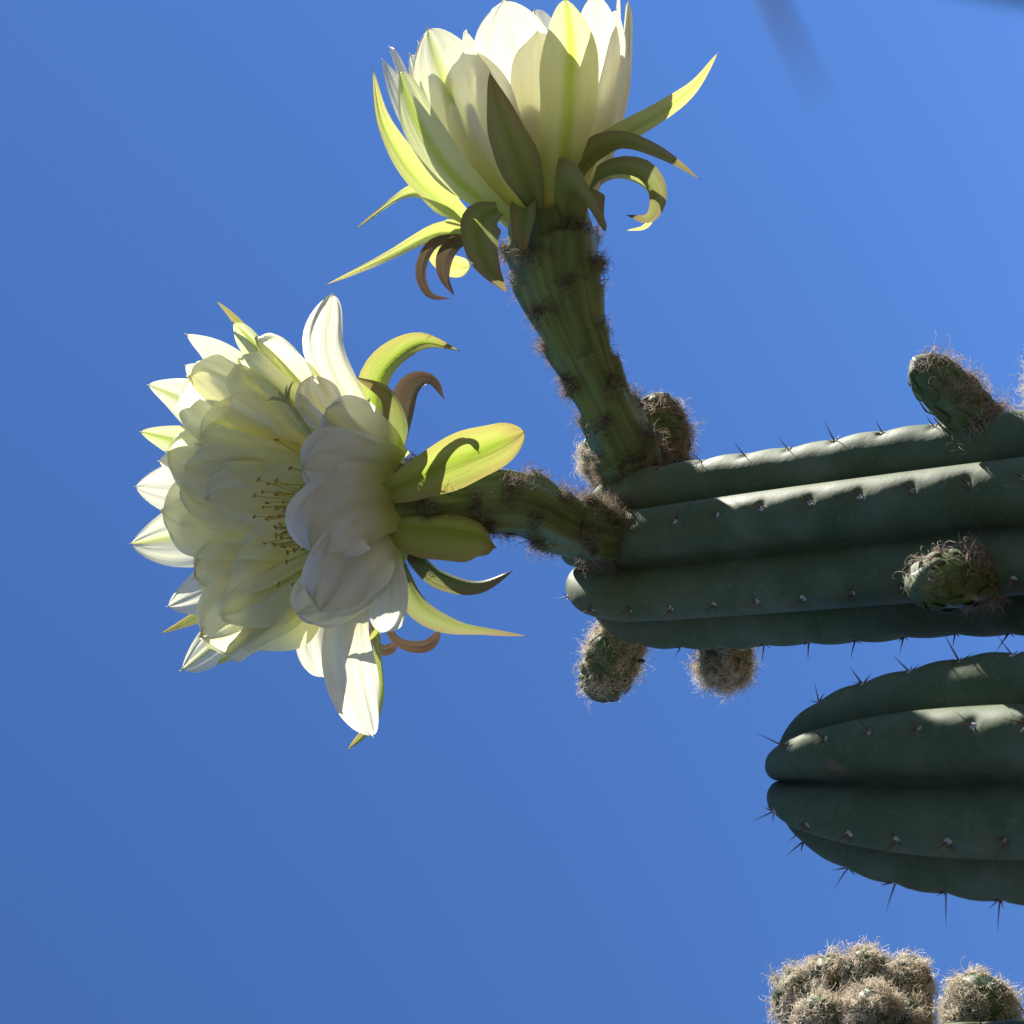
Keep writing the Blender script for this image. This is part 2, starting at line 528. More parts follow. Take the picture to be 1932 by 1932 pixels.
class Column:
    def __init__(s, name, tip, low, R, nribs, crest0, tiph, depth, label, group=None, seed=0, tip_pow=2.3, off=0.0,
                 s_vis=0.45, spacing=0.030, bend=0.0, tip_e=1 / 2.1):
        s.te = tip_e
        s.R, s.n, s.c0, s.tiph, s.d, s.tp = R, nribs, math.radians(crest0), tiph, depth, tip_pow
        s.tip = np.asarray(tip, float)
        s.ax = unit(np.asarray(low) - s.tip)                 # down the column
        view = unit(CAM - (s.tip + s.ax * 0.15))
        s.e1 = unit(view - s.ax * view.dot(s.ax))            # towards the camera
        s.e2 = np.cross(s.ax, s.e1)
        if s.e2.dot(UP) < 0:
            s.e2 = -s.e2
        s.rs = np.random.default_rng(seed)
        s.spacing = spacing
        s.ph = s.rs.uniform(0, 1, nribs)
        s.wob = s.rs.uniform(-1, 1, (nribs, 4))
        s.L = s.tip[2] / max(0.2, -s.ax[2]) + 0.06
        s.bend = bend
        base = s.tip + s.ax * (s.L - 0.06)
        base[2] = 0.0
        s.root = link(name, None, None, None, Matrix.Translation(Vector(base)))
        s.root["label"] = label
        s.root["category"] = "cactus"
        if group:
            s.root["group"] = group
        s.build(s_vis)

    def surf(s, t, th):
        """t: distance from the tip along the axis; th: angle from the camera side, positive to picture top"""
        t = np.asarray(t, float)
        th = np.asarray(th, float)
        x = np.clip(t / s.tiph, 0, 1)
        env = (1 - (1 - x) ** s.tp) ** s.te
        env = env * (1 + 0.05 * np.clip((t - s.tiph) / 0.4, 0, 1))
        fr = (th - s.c0) / (2 * math.pi / s.n)
        k = np.round(fr).astype(int)
        phi = (fr - k) * 2 * math.pi / s.n
        kk = np.mod(k, s.n)
        c = np.abs(np.cos(s.n * phi / 2))
        depth = np.minimum(0.8, s.d * (1 + 0.85 * np.exp(-t / (0.42 * s.tiph))))
        prof = 1 - depth + depth * c ** 0.64
        # notches and swellings at the areoles
        ph = s.ph[kk]
        q = (t / s.spacing + ph)
        dq = (q - np.round(q)) * s.spacing
        crest = np.exp(-(phi / (0.34 * math.pi / s.n)) ** 2)
        notch = -0.030 * np.exp(-(dq / 0.0022) ** 2) * np.exp(-(phi / (0.16 * math.pi / s.n)) ** 2)
        swell = 0.022 * np.cos(2 * math.pi * (dq / s.spacing)) * -1.0
        wv = s.wob[kk]
        undul = 0.018 * np.sin(t * 31 + wv[..., 0] * 6) + 0.013 * np.sin(t * 67 + wv[..., 1] * 6) + 0.02 * wv[..., 2]
        r = s.R * env * (prof + crest * (notch + swell * 0.4 + undul * 0.6 * np.clip(t / 0.06, 0, 1)))
        thw = th + 0.035 * np.sin(t * 9 + wv[..., 3] * 3) * np.clip(t / 0.1, 0, 1)
        ctr = s.tip + t[..., None] * s.ax + (s.bend * np.clip(t, 0, 3) ** 2)[..., None] * s.e2
        return ctr + r[..., None] * (np.cos(thw)[..., None] * s.e1 + np.sin(thw)[..., None] * s.e2)

    def normal(s, t, th):
        e = 1e-3
        a = s.surf(np.array([t + e]), np.array([th]))[0] - s.surf(np.array([t - e]), np.array([th]))[0]
        b = s.surf(np.array([t]), np.array([th + 0.05]))[0] - s.surf(np.array([t]), np.array([th - 0.05]))[0]
        n = unit(np.cross(a, b))
        p = s.surf(np.array([t]), np.array([th]))[0]
        if n.dot(p - (s.tip + t * s.ax)) < 0:
            n = -n
        return p, n

    def build(s, s_vis):
        ts = np.concatenate([[1e-5], np.geomspace(0.0004, 0.03, 26), np.arange(0.0315, s_vis, 0.0016),
                             np.linspace(s_vis, s.L, 50)])
        nth = s.n * 26
        th = np.linspace(0, 2 * math.pi, nth, endpoint=False) + s.c0
        TT, TH = np.meshgrid(ts, th, indexing='ij')
        v = s.surf(TT, TH).reshape(-1, 3)
        f = grid_faces(len(ts), nth, True)
        # outward winding
        a = v[f[len(f) // 2]]
        n = np.cross(a[1] - a[0], a[2] - a[0])
        cc = s.tip + s.ax * (a[0] - s.tip).dot(s.ax)
        if n.dot(a[0] - cc) < 0:
            f = f[:, ::-1].copy()
        s.stem = put("stem", v, f, M['stem'], s.root, s.tip + s.ax * 0.2)

    def areoles(s, t0, t1, skip=(), spine_len=0.012, nsp=3, ribs=None, long_ribs=()):
        for k in range(s.n):
            if ribs is not None and k not in ribs:
                continue
            th = s.c0 + k * 2 * math.pi / s.n
            q = math.ceil(t0 / s.spacing + s.ph[k])
            while (q - s.ph[k]) * s.spacing < t1:
                t = (q - s.ph[k]) * s.spacing
                q += 1
                if t < t0 or any(abs(t - a) < b and k == c for (a, b, c) in skip):
                    continue
                p, n = s.normal(t, th)
                up = -s.ax
                tang = unit(up - n * n.dot(up))
                side = np.cross(tang, n)
                # felt pad: a small low dome, longer along the rib
                vv, ff = [], []
                nr_, nc_ = 4, 9
                sc = s.rs.uniform(0.85, 1.2)
                for i in range(nr_):
                    a = (i / (nr_ - 1)) * math.pi / 2
                    for j in range(nc_):
                        b_ = 2 * math.pi * j / nc_
                        rr_ = math.cos(a) * (1 + s.rs.uniform(-0.12, 0.12))
                        vv.append(p - n * 0.0008 + (tang * math.cos(b_) * 0.0027 * rr_ + side * math.sin(b_) * 0.0018 * rr_
                                  + n * 0.0019 * math.sin(a)) * sc)
                ar = put("areole", vv, grid_faces(nr_, nc_, True), M['areole'], s.root, p)
                m_ = nsp + int(s.rs.integers(-1, 2))
                for i in range(max(2, m_)):
                    if i == 0:
                        d = n * 0.9 + tang * s.rs.uniform(-0.15, 0.5) + side * s.rs.normal(0, 0.18)
                        L = spine_len * s.rs.uniform(1.0, 1.7)
                    else:
                        a = s.rs.uniform(0, 2 * math.pi)
                        d = n * s.rs.uniform(0.25, 0.7) + 0.9 * (tang * math.cos(a) + side * math.sin(a))
                        L = spine_len * s.rs.uniform(0.35, 0.85)
                    d = Vector(unit(d))
                    rot = d.to_track_quat('Z', 'Y').to_matrix().to_4x4()
                    wd = s.rs.uniform(0.85, 1.25) * 0.0108
                    Mx = Matrix.Translation(Vector(p + n * 0.0004)) @ rot @ Matrix.Diagonal((wd, wd, L, 1.0))
                    link("spine", SPINE_MESHES[int(s.rs.integers(0, 3))], None, ar, Mx)


def wv(x, x0, w0):
    """depth along an upright column whose axis has depth w0 at picture x0"""
    return w0 + math.tan(PITCH) * (D0 - w0 * S) / D0 * (x - x0)


c1 = Column("columnar_cactus", W(1098, 1066, wv(1098, 1450, 0)), W(1932, 984, wv(1932, 1450, 0)), 0.0522, 7, 20.6, 0.075, 0.40,
            "ribbed green cactus column bearing two open white flowers and woolly buds",
            group="upright ribbed cactus columns", seed=3, s_vis=0.42)
C2W = 597
c2 = Column("columnar_cactus", W(1474, 1472, wv(1474, 1800, C2W)), W(1932, 1467, wv(1932, 1800, C2W)), 0.0600 * (D0 - C2W * S) / 0.944, 7, 22.5, 0.145, 0.41,
            "bare blue-green ribbed cactus column with tapering spiny tip and no buds",
            group="upright ribbed cactus columns", seed=5, tip_pow=2.0, tip_e=1 / 2.6, s_vis=0.36, spacing=0.0275)
c3 = Column("columnar_cactus", W(1500, 2125, wv(1500, 1600, 200)), W(1932, 2120, wv(1932, 1600, 200)), 0.0500, 7, 12.0, 0.070, 0.36,
            "cactus column crowned by a crowd of sunlit tan woolly buds",
            group="upright ribbed cactus columns", seed=9, s_vis=0.34)
# a column growing right beside the lens; only its edge and one spine reach into view
q4 = CAM + 0.150 * FWD + 0.002 * RIGHT + 0.0712 * UP
c4 = Column("columnar_cactus", q4, q4 + np.array([0.01, 0.0, -1.0]), 0.045, 7, -90.0, 0.075, 0.30,
            "out of focus cactus column tip with one blurred dark spine",
            group="upright ribbed cactus columns", seed=13, s_vis=0.10)
c4.areoles(0.012, 0.30, spine_len=0.011, nsp=3, ribs=(2, 3, 4, 5))
c1.areoles(0.012, 0.40, spine_len=0.0072, nsp=4)
c2.areoles(0.012, 0.34, spine_len=0.0098, nsp=4)
c3.areoles(0.03, 0.30, spine_len=0.010, nsp=3)


tsp = min(np.linspace(0.002, 0.03, 60), key=lambda t: abs((lambda d: d.dot(RIGHT) / d.dot(FWD) * FPX + 966 - 1345)(c4.surf(np.array([t]), np.array([-math.pi / 2]))[0] - CAM)))
p4 = c4.surf(np.array([tsp]), np.array([-math.pi / 2]))[0]
vv = []
for i in range(4):
    a = (i / 3) * math.pi / 2
    for j in range(9):
        b_ = 2 * math.pi * j / 9
        vv.append(p4 + 0.0022 * math.cos(a) * (math.cos(b_) * RIGHT + math.sin(b_) * FWD) - UP * 0.0016 * math.sin(a))
ar4 = put("areole", vv, grid_faces(4, 9, True), M['areole'], c4.root, p4)
t4 = CAM + 0.132 * (FWD + RIGHT * (1552 - 966) / FPX + UP * (966 - 200) / FPX)
d4 = Vector(t4 - p4)
link("spine", SPINE_MESHES[1], None, ar4, Matrix.Translation(Vector(p4)) @ d4.to_track_quat('Z', 'Y').to_matrix().to_4x4()
     @ Matrix.Diagonal((0.026, 0.026, d4.length, 1.0)))


# ------------------------------------------------------------------ swept tubes
def sweep(path, radii, nseg, n0, mod=None):
    T, N, Sd = frames(path, n0)
    a = np.linspace(0, 2 * math.pi, nseg, endpoint=False)
    v, uv, nm = [], [], []
    for i in range(len(path)):
        for j in range(nseg):
            d = N[i] * math.cos(a[j]) + Sd[i] * math.sin(a[j])
            r = radii[i] if mod is None else radii[i] + mod(i / (len(path) - 1), a[j])
            v.append(path[i] + d * r)
            uv.append((j / nseg, i / (len(path) - 1)))
            nm.append(d)
    return np.array(v), grid_faces(len(path), nseg, True), np.array(uv), np.array(nm), (T, N, Sd)


def interp_path(ctrl, n):
    """ctrl rows: x, y, w, r(px) -> world path and radii in metres"""
    c = catmull(np.array(ctrl, float), n)
    path = np.array([W(*r[:3]) for r in c])
    rad = c[:, 3] * S * (D0 - c[:, 2] * S) / D0
    return path, rad


# ------------------------------------------------------------------ petals
def petal(name, parent, path, width, n_in, mat, tm=0.66, b0=0.35, tipp=2.5, cup=0.18, ripple=0.03, seed=0, twist=0.0,
          apic=0.05, tipe=0.52, nu=11, keel=0.0, label=None, roll=0.0, wave=0.0, ragged=0.0):
    r_ = np.random.default_rng(seed + 1000)
    n = len(path)
    if name == 'petal':
        nu = 19
    tt = 1 - (1 - np.linspace(0, 1, n)) ** 1.7           # rows crowd towards the rounded tip
    src = np.linspace(0, 1, n)
    path = np.stack([np.interp(tt, src, path[:, q]) for q in range(3)], 1)
    T, N, Sd = frames(path, n_in)
    x = np.clip((tt - tm) / (1 - tm), 0, 1)
    lo = b0 + (1 - b0) * np.sin(np.clip(tt / tm, 0, 1) * math.pi / 2) ** 1.25
    wd = np.where(tt < tm, lo, np.clip(1 - x ** tipp, 0, 1) ** (tipe if tipp > 1.6 else 0.85)) * width * 0.5
    wd = np.maximum(wd, width * 0.004)
    L = np.linalg.norm(np.diff(path, axis=0), axis=1).sum()
    us = np.linspace(-1, 1, nu)
    p1, p2, p3 = r_.uniform(0, 6.28, 3)
    f1, f2 = r_.uniform(5, 8), r_.uniform(11, 16)
    asym = r_.uniform(-0.25, 0.25)
    v, uv = [], []
    for i in range(n):
        tw = twist * tt[i]
        nn = N[i] * math.cos(tw) + Sd[i] * math.sin(tw)
        ss = Sd[i] * math.cos(tw) - N[i] * math.sin(tw)
        for u in us:
            e = abs(u)
            cu = cup * (1 - 0.5 * tt[i]) + asym * 0.1 * u
            off = cu * wd[i] * u * u + keel * wd[i] * (1 - min(1, e * 3))
            nar = min(1.0, wd[i] / (0.22 * width))
            amp = ripple * width * (0.15 + tt[i]) * e ** 1.6 * nar
            off += amp * (math.sin(f1 * tt[i] + p1 + (1.7 if u > 0 else 0)) + 0.55 * math.sin(f2 * tt[i] + p2 + (2.6 if u > 0 else 0)))
            off += 0.35 * ripple * width * tt[i] * math.sin(u * 9 + p3) * (1 - e)
            lat = u * wd[i] * (1 - 0.06 * cup) * (1 + 0.035 * math.sin(17 * tt[i] + p2 + 2 * (u > 0)) * e)
            # fine crinkles fanning out to the edge
            off += ripple * nar * width * tt[i] * (0.36 * e * math.sin(u * 14 + 9 * tt[i] + p1) + 0.13 * math.sin(u * 23 - 4 * tt[i] + p2))
            if wave:
                off += nar * wave * width * (0.25 + tt[i]) * (math.sin(4.2 * u + p3 + 2.2 * tt[i]) + 0.5 * math.sin(7.5 * u + p2 - 3.0 * tt[i]))
            if roll:
                off += roll * wd[i] * max(0, e - 0.6) ** 1.5 * 4
            rag = ragged * width * tt[i] ** 5 * (math.sin(8 * u + p1) + 0.6 * math.sin(15 * u + p3)) * nar
            v.append(path[i] + ss * lat + nn * off + T[i] * rag)
            uv.append((0.5 + 0.5 * u, tt[i]))
    # small point at the tip
    if apic:
        k = (n - 1) * nu
        for j in range(nu):
            v[k + j] = v[k + j] + T[-1] * apic * width * (1 - abs(us[j]))
    o = put(name, np.array(v), grid_faces(n, nu), mat, parent, path[0], np.array(uv))
    if label:
        o["label"] = label
    return o


class Flower:
    def __init__(s, parent, C, axis, ring, mat_scale=1.0):
        s.C = np.array(C, float)               # picture position and depth of the throat
        s.Cw = W(*C)
        s.k = (D0 - C[2] * S) / D0
        a = np.array(axis, float)
        s.a = unit(a[0] * RIGHT - a[1] * UP + a[2] * BACK)
        s.apx = a / np.linalg.norm(a)
        s.ring = ring * S * s.k
        s.count = 0

    def auto(s, name, x, y, width, mat, h=None, w=None, flare=0.6, k1=0.4, k2=0.35, out1=0.15, ring=1.0, **kw):
        s.count += 1
        if w is None:
            ax = s.apx
            dx, dy = x - s.C[0], y - s.C[1]
            w = s.C[2] + (h - ax[0] * dx - ax[1] * dy) / ax[2]
        tip = W(x, y, w)
        d = tip - s.Cw
        rad = unit(d - s.a * d.dot(s.a))
        base = s.Cw + rad * s.ring * ring
        L = np.linalg.norm(tip - base)
        P1 = base + (s.a * (1 - out1) + rad * out1) * k1 * L
        P2 = tip - unit(s.a * (1 - flare) + rad * flare) * k2 * L
        path = bezier(base, P1, P2, tip, 26)
        return petal(name, s.obj, path, width * (1.42 if name == 'petal' else 1.3) * S * s.k, -rad, M[mat], seed=s.count * 13 + int(x), **kw)

    def path(s, name, pts, width, mat, face=None, n=26, **kw):
        """pts rows x, y, w; face = picture direction the inner side looks to"""
        s.count += 1
        P = catmull(np.array([W(*p) for p in pts]), n)
        if face is None:
            n0 = s.a
        else:
            n0 = unit(face[0] * RIGHT - face[1] * UP + face[2] * BACK)
        if name == 'sepal':
            kw['cup'] = kw.get('cup', 0.25) * 1.7
            kw['keel'] = -0.12
            kw.setdefault('twist', random.gauss(0, 0.3))
            kw.setdefault('ripple', 0.05)
        return petal(name, s.obj, P, width * 1.25 * S * s.k, n0, M[mat], seed=s.count * 17 + int(pts[-1][0]), **kw)


def flower_tube(fl, parent, ctrl, label, nscale, hair_n, mat_hair, s_range=(0.12, 0.9), seed=1):
    """the flower's scaly tube: the flower object itself; petals become its children"""
    r_ = np.random.default_rng(seed)
    path, rad = interp_path(ctrl, 60)
    sc = []
    for i in range(nscale):
        t = s_range[0] + (s_range[1] - s_range[0]) * (i + 0.5) / nscale + r_.uniform(-0.02, 0.02)
        sc.append((t, (i * 2.39996 + r_.uniform(-0.2, 0.2)) % (2 * math.pi)))

    def mod(t, a):
        r = 0.0
        for (ts, as_) in sc:
            da = (a - as_ + math.pi) % (2 * math.pi) - math.pi
            x = (ts - t) / 0.24                     # 0 at the scale tip, 1 far below it
            if -0.06 < x < 1.0:
                wdt = 0.42 * (1 - x) ** 0.6 + 0.10
                g = math.exp(-(da / wdt) ** 2)
                lift = (1 - x) ** 1.5 if x >= 0 else max(0.0, 1 + x / 0.06)
                r = max(r, g * lift)
        return 0.0046 * r
    v, f, uv, nm, (T, N, Sd) = sweep(path, rad, 56, -fl.a if False else UP * 0.3 + BACK, mod)
    o = put("flower", v, f, M['tube'], parent, path[0], uv)
    o["label"] = label
    fl.obj = o
    # small pointed scales, each with a tuft of wool in its axil
    roots, norms = [], []
    for (ts, as_) in sc:
        i = min(58, max(1, int(ts * 59)))
        d = N[i] * math.cos(as_) + Sd[i] * math.sin(as_)
        p = path[i] + d * (rad[i] + 0.0026)
        ln = 0.0095 * r_.uniform(0.8, 1.3)
        pp = bezier(p - T[i] * ln * 0.7 - d * 0.0012, p - T[i] * ln * 0.2 + d * 0.0006, p + T[i] * ln * 0.25 + d * 0.0014,
                    p + T[i] * ln * 0.6 + d * 0.0022, 7)
        petal("scale", o, pp, 0.0085 * r_.uniform(0.8, 1.2), -d, M['budscale'], tm=0.35, b0=0.5, tipp=1.3,
              cup=0.3, ripple=0.0, nu=5, apic=0.0, seed=int(ts * 1000))
        for k in range(int(hair_n * r_.uniform(0.25, 1.6))):
            a2 = as_ + r_.normal(0, 0.27)
            t2 = ts + r_.normal(0.006, 0.016)
            i2 = min(59, max(0, int(t2 * 59)))
            d2 = N[i2] * math.cos(a2) + Sd[i2] * math.sin(a2)
            roots.append(path[i2] + d2 * (rad[i2] + 0.0008))
            norms.append(d2 * 0.8 + T[i2] * r_.uniform(-0.2, 0.9))
    wool(o, roots, unit_rows(np.array(norms)), 0.0095, 0.6, 0.00015, mat_hair, lay=0.45, nseg=7)
    # thick wool round the tube's foot
    roots, norms = [], []
    for k in range(hair_n * 8):
        t2 = abs(r_.normal(0.0, 0.07)) + 0.03
        a2 = r_.uniform(0, 2 * math.pi)
        i2 = min(59, int(t2 * 59))
        d2 = N[i2] * math.cos(a2) + Sd[i2] * math.sin(a2)
        roots.append(path[i2] + d2 * rad[i2])
        norms.append(d2 + T[i2] * 0.3)
    wool(o, roots, unit_rows(np.array(norms)), 0.010, 0.6, 0.00014, mat_hair, lay=0.5)
    return o


# ---- upright flower (flower one) ------------------------------------------------
f1 = Flower(c1.root, (1033, 428, -175), (-0.16, -0.95, -0.27), 60)
flower_tube(f1, c1.root,
            [(1200, 905, -185, 54), (1182, 850, -175, 58), (1138, 752, -170, 46), (1094, 655, -170, 53),
             (1058, 555, -173, 70), (1042, 465, -175, 82), (1034, 405, -175, 76)],
            "upright white flower on a long scaly green tube, seen from its side", 30, 230, M['wool_dark'], seed=11)
A = f1.auto
cupk = dict(tipe=0.6, flare=0.12, k1=0.42, k2=0.42, out1=0.5)
# far side of the cup
for (x, y, w, wd, mt) in [(722, 115, -215, 80, 'w'), (735, 91, -255, 84, 'w'), (790, 82, -315, 100, 'w'), (881, 61, -365, 112, 'w'),
                          (835, 90, -335, 100, 'w'), (940, 40, -385, 105, 'w'), (1009, 20, -385, 100, 'w'), (1070, 10, -365, 100, 'w'),
                          (1130, -5, -325, 95, 'w'), (1168, -12, -265, 72, 'w'), (1186, 5, -215, 62, 'g'), (970, 60, -315, 105, 'w'),
                          (1100, 40, -285, 95, 'w'), (860, 105, -285, 100, 'w')]:
    A("petal", x, y, wd, mt, w=w, **cupk)
# near side of the cup
A("petal", 774, 105, 88, 'w', w=-175, **cupk)
A("petal", 807, 57, 128, 'g', w=-75, **cupk)
A("petal", 868, 95, 105, 'w', w=-45, **cupk)
A("petal", 952, 2, 118, 'w', w=-25, **cupk)
A("petal", 1014, 60, 92, 'w', w=-25, **cupk)
A("petal", 1126, -8, 84, 'w', w=-55, **cupk)
A("petal", 1164, 20, 70, 'w', w=-125, **cupk)
A("petal", 1068, 0, 80, 'y', w=30, ring=1.12, flare=0.05, k1=0.4, k2=0.45, out1=0.45, tipp=1.8)
A("petal", 754, 138, 76, 'y', w=-85, ring=1.12, flare=0.1, k1=0.45, k2=0.45, out1=0.75)
A("petal", 924, 137, 58, 'o', w=45, ring=1.2, flare=0.1, k1=0.4, k2=0.4, out1=0.5, tipp=1.5, tm=0.45)
Pth = f1.path
Pth("sepal", [(905, 432, -165), (845, 390, -165), (777, 325, -160), (724, 235, -155), (703, 131, -155)], 50, 'l', face=(0.6, -0.3, -0.75), tm=0.45, tipp=1.4)
Pth("sepal", [(905, 420, -215), (842, 400, -225), (800, 366, -230), (752, 374, -230), (671, 432, -225)], 34, 'l', face=(0.1, -0.5, 0.85), tm=0.4, tipp=1.5)
Pth("sepal", [(930, 450, -195), (868, 440, -185), (818, 441, -175), (733, 484, -165), (614, 538, -155)], 32, 'l', face=(0.1, -0.5, 0.85), tm=0.4, tipp=1.2)
Pth("sepal", [(925, 455, -175), (862, 450, -155), (815, 463, -145), (794, 512, -140), (810, 556, -135), (852, 564, -135)], 19, 'b', face=(0.4, -0.4, 0.8), tm=0.5, tipp=1.3)
Pth("sepal", [(925, 460, -155), (868, 456, -135), (841, 482, -125), (837, 522, -120), (857, 558, -120)], 27, 'b', face=(0.4, -0.4, 0.8), tm=0.5, tipp=1.3)
Pth("sepal", [(915, 450, -215), (850, 432, -215), (829, 465, -215), (850, 498, -215), (886, 502, -215)], 44, 'l', face=(0.3, -0.5, 0.8), tm=0.6)
Pth("sepal", [(940, 395, -80), (908, 415, -60), (903, 455, -50), (922, 505, -50), (956, 551, -60)], 62, 'o', face=(0.4, -0.2, 0.85), tm=0.4, tipp=1.4, cup=0.3)
Pth("sepal", [(992, 440, -110), (990, 392, -85), (989, 402, -62), (986, 440, -58), (988, 476, -66)], 40, 'o', face=(0, -0.3, -0.9), tm=0.55, tipp=1.6, cup=0.4, b0=0.8)
Pth("sepal", [(1062, 420, -110), (1072, 352, -70), (1108, 378, -40), (1142, 436, -48)], 82, 'o', face=(0.2, -0.3, -0.9), tm=0.6, tipp=2.6, cup=0.4, apic=0, b0=0.8)
Pth("sepal", [(1095, 400, -155), (1122, 345, -135), (1165, 322, -125), (1212, 332, -125), (1237, 370, -125), (1224, 410, -125), (1182, 406, -125)], 40, 'o', face=(-0.3, -0.6, 0.7), tm=0.5, tipp=1.3, cup=0.5)
Pth("sepal", [(1100, 405, -205), (1130, 350, -185), (1175, 335, -175), (1225, 362, -175), (1222, 420, -175), (1182, 435, -175)], 28, 'l', face=(-0.4, -0.8, 0.3), tm=0.5, tipp=1.3, cup=0.4)
Pth("sepal", [(1070, 385, -110), (1095, 320, -85), (1130, 280, -75), (1180, 268, -70), (1254, 294, -65), (1322, 339, -65)], 40, 'o', face=(-0.3, -0.5, -0.8), tm=0.4, tipp=1.3)
Pth("sepal", [(1075, 370, -125), (1100, 312, -105), (1160, 264, -95), (1254, 209, -95), (1310, 163, -95), (1354, 100, -95)], 38, 'l', face=(-0.5, -0.5, -0.8), tm=0.45, tipp=1.3)

# ---- sideways flower (flower two) ------------------------------------------------
f2 = Flower(c1.root, (752, 955, 100), (-0.89, 0.0, 0.45), 88)
flower_tube(f2, c1.root,
            [(1180, 1005, -105, 52), (1120, 1003, -30, 52), (1055, 985, 40, 50), (985, 950, 90, 52), (910, 945, 100, 50),
             (850, 952, 102, 56), (795, 957, 101, 82), (752, 958, 100, 98)],
            "wide open white flower turned sideways, showing yellow stamens", 30, 230, M['wool_dark'], seed=21)
A = f2.auto
far = dict(flare=0.55, k1=0.42, k2=0.36, out1=0.25)
for (x, y, h, wd, mt) in [(353, 632, 300, 90, 'w'), (281, 727, 305, 92, 'g'), (266, 815, 305, 64, 'y'), (257, 918, 300, 98, 'w'),
                          (249, 1025, 300, 102, 'g'), (318, 1143, 295, 90, 'w'), (344, 1262, 290, 104, 'g'),
                          (441, 609, 262, 74, 'y'), (412, 1252, 262, 66, 'y'), (350, 690, 300, 80, 'w'), (300, 870, 300, 80, 'w')]:
    A("petal", x, y, wd, mt, h=h, tipp=2.0, tipe=0.72, ripple=0.05, **far)
A("sepal", 408, 568, 44, 's', h=250, tipp=1.5, tm=0.5, **far)
A("sepal", 304, 1195, 46, 's', h=255, tipp=1.5, tm=0.5, **far)
inn = dict(flare=0.5, k1=0.45, k2=0.35, out1=0.2, tm=0.72, tipp=2.8, ripple=0.10, cup=0.1, b0=0.45, wave=0.03, ragged=0.035)
for (x, y, h, wd) in [(486, 640, 240, 92), (454, 679, 262, 105), (362, 712, 290, 140), (318, 852, 305, 105), (379, 838, 258, 160),
                      (348, 904, 278, 115), (396, 940, 250, 150), (309, 965, 302, 125), (345, 997, 272, 124), (371, 1090, 270, 100),
                      (421, 1157, 250, 112), (384, 1200, 282, 124), (466, 1222, 232, 118), (430, 1232, 262, 96)]:
    A("petal", x, y, wd * 1.1, 'i', h=h, ring=0.85, **inn)
# petals on the camera side, bent outwards
near = dict(wave=0.05, ripple=0.10, tm=0.68, tipp=2.3, b0=0.55, cup=0.15)
A("petal", 566, 745, 56, 'w', h=215, flare=0.7, twist=0.5, **near)
A("petal", 588, 710, 70, 'w', h=200, flare=0.8, twist=1.1, **near)
nr2 = dict(tm=0.74, tipp=2.6, ripple=0.12, b0=0.7, cup=0.03, wave=0.045, ragged=0.05)
f2.path("petal", [(745, 880, 150), (712, 842, 190), (668, 806, 214), (618, 772, 220)], 84, 'k', face=(-0.4, -0.4, -0.8), **nr2)
f2.path("petal", [(748, 900, 160), (700, 890, 216), (640, 886, 248), (572, 884, 248)], 116, 'k', face=(-0.4, -0.2, -0.9), **nr2)
f2.path("petal", [(745, 1005, 150), (708, 1045, 196), (655, 1098, 214), (562, 1156, 208)], 100, 'k', face=(-0.4, 0.4, -0.85), **nr2)
f2.path("petal", [(750, 985, 176), (705, 1010, 232), (655, 1070, 252), (606, 1150, 246)], 118, 'k', face=(-0.5, 0.3, -0.85), **nr2)
f2.path("petal", [(752, 945, 184), (700, 945, 242), (640, 970, 262), (590, 1040, 258)], 130, 'k', face=(-0.5, 0.2, -0.85), **nr2)
Pth = f2.path
Pth("petal", [(748, 915, 120), (712, 850, 150), (662, 765, 165), (616, 655, 160), (627, 557, 150)], 70, 'w', face=(-0.35, -0.1, 0.9), wave=0.04, ripple=0.1, cup=0.25, tm=0.68, b0=0.5)
Pth("petal", [(730, 990, 150), (728, 1060, 185), (738, 1130, 200), (718, 1192, 205)], 70, 'k', wave=0.04, face=(-0.4, 0, 0.9), ripple=0.07, tm=0.65, b0=0.5)
Pth("petal", [(715, 1000, 150), (672, 1090, 175), (655, 1190, 180), (670, 1295, 170), (703, 1387, 160)], 80, 'w', face=(-0.4, 0, 0.9), wave=0.03, ripple=0.09, tm=0.66, b0=0.5, cup=0.25)
Pth("petal", [(702, 1005, 115), (640, 1100, 115), (598, 1190, 95), (614, 1277, 85)], 84, 'w', face=(-0.6, 0, 0.75), ripple=0.08, tm=0.65, b0=0.5)
Pth("sepal", [(735, 890, 120), (708, 800, 130), (712, 722, 130), (748, 672, 125), (800, 645, 118), (866, 661, 110)], 58, 's', face=(-0.5, 0.2, 0.8), tm=0.35, tipp=1.5, cup=0.35)
Pth("sepal", [(735, 890, 80), (700, 812, 80), (668, 760, 80), (677, 716, 75)], 48, 'b', face=(-0.4, 0.2, 0.85), tm=0.5, tipp=1.6, cup=0.35)
Pth("sepal", [(742, 905, 150), (752, 850, 170), (757, 800, 175), (735, 742, 175), (671, 711, 170)], 52, 'o', face=(-0.5, 0.0, -0.8), tm=0.45, tipp=1.4, cup=0.55)
Pth("sepal", [(745, 890, 60), (762, 805, 55), (781, 738, 50), (810, 722, 45), (837, 750, 45)], 58, 'b', face=(-0.5, 0.1, 0.85), tm=0.4, tipp=1.5, cup=0.35)
Pth("sepal", [(712, 936, 196), (775, 908, 214), (845, 874, 208), (920, 846, 190), (988, 815, 170)], 80, 's', face=(0.2, 0.45, 0.85), tm=0.55, tipp=2.2, cup=0.2)
Pth("sepal", [(712, 985, 200), (775, 998, 206), (845, 1003, 192), (900, 1012, 175), (933, 1032, 165)], 84, 's', face=(-0.2, 0.3, -0.9), tm=0.5, tipp=2.6, cup=0.3)
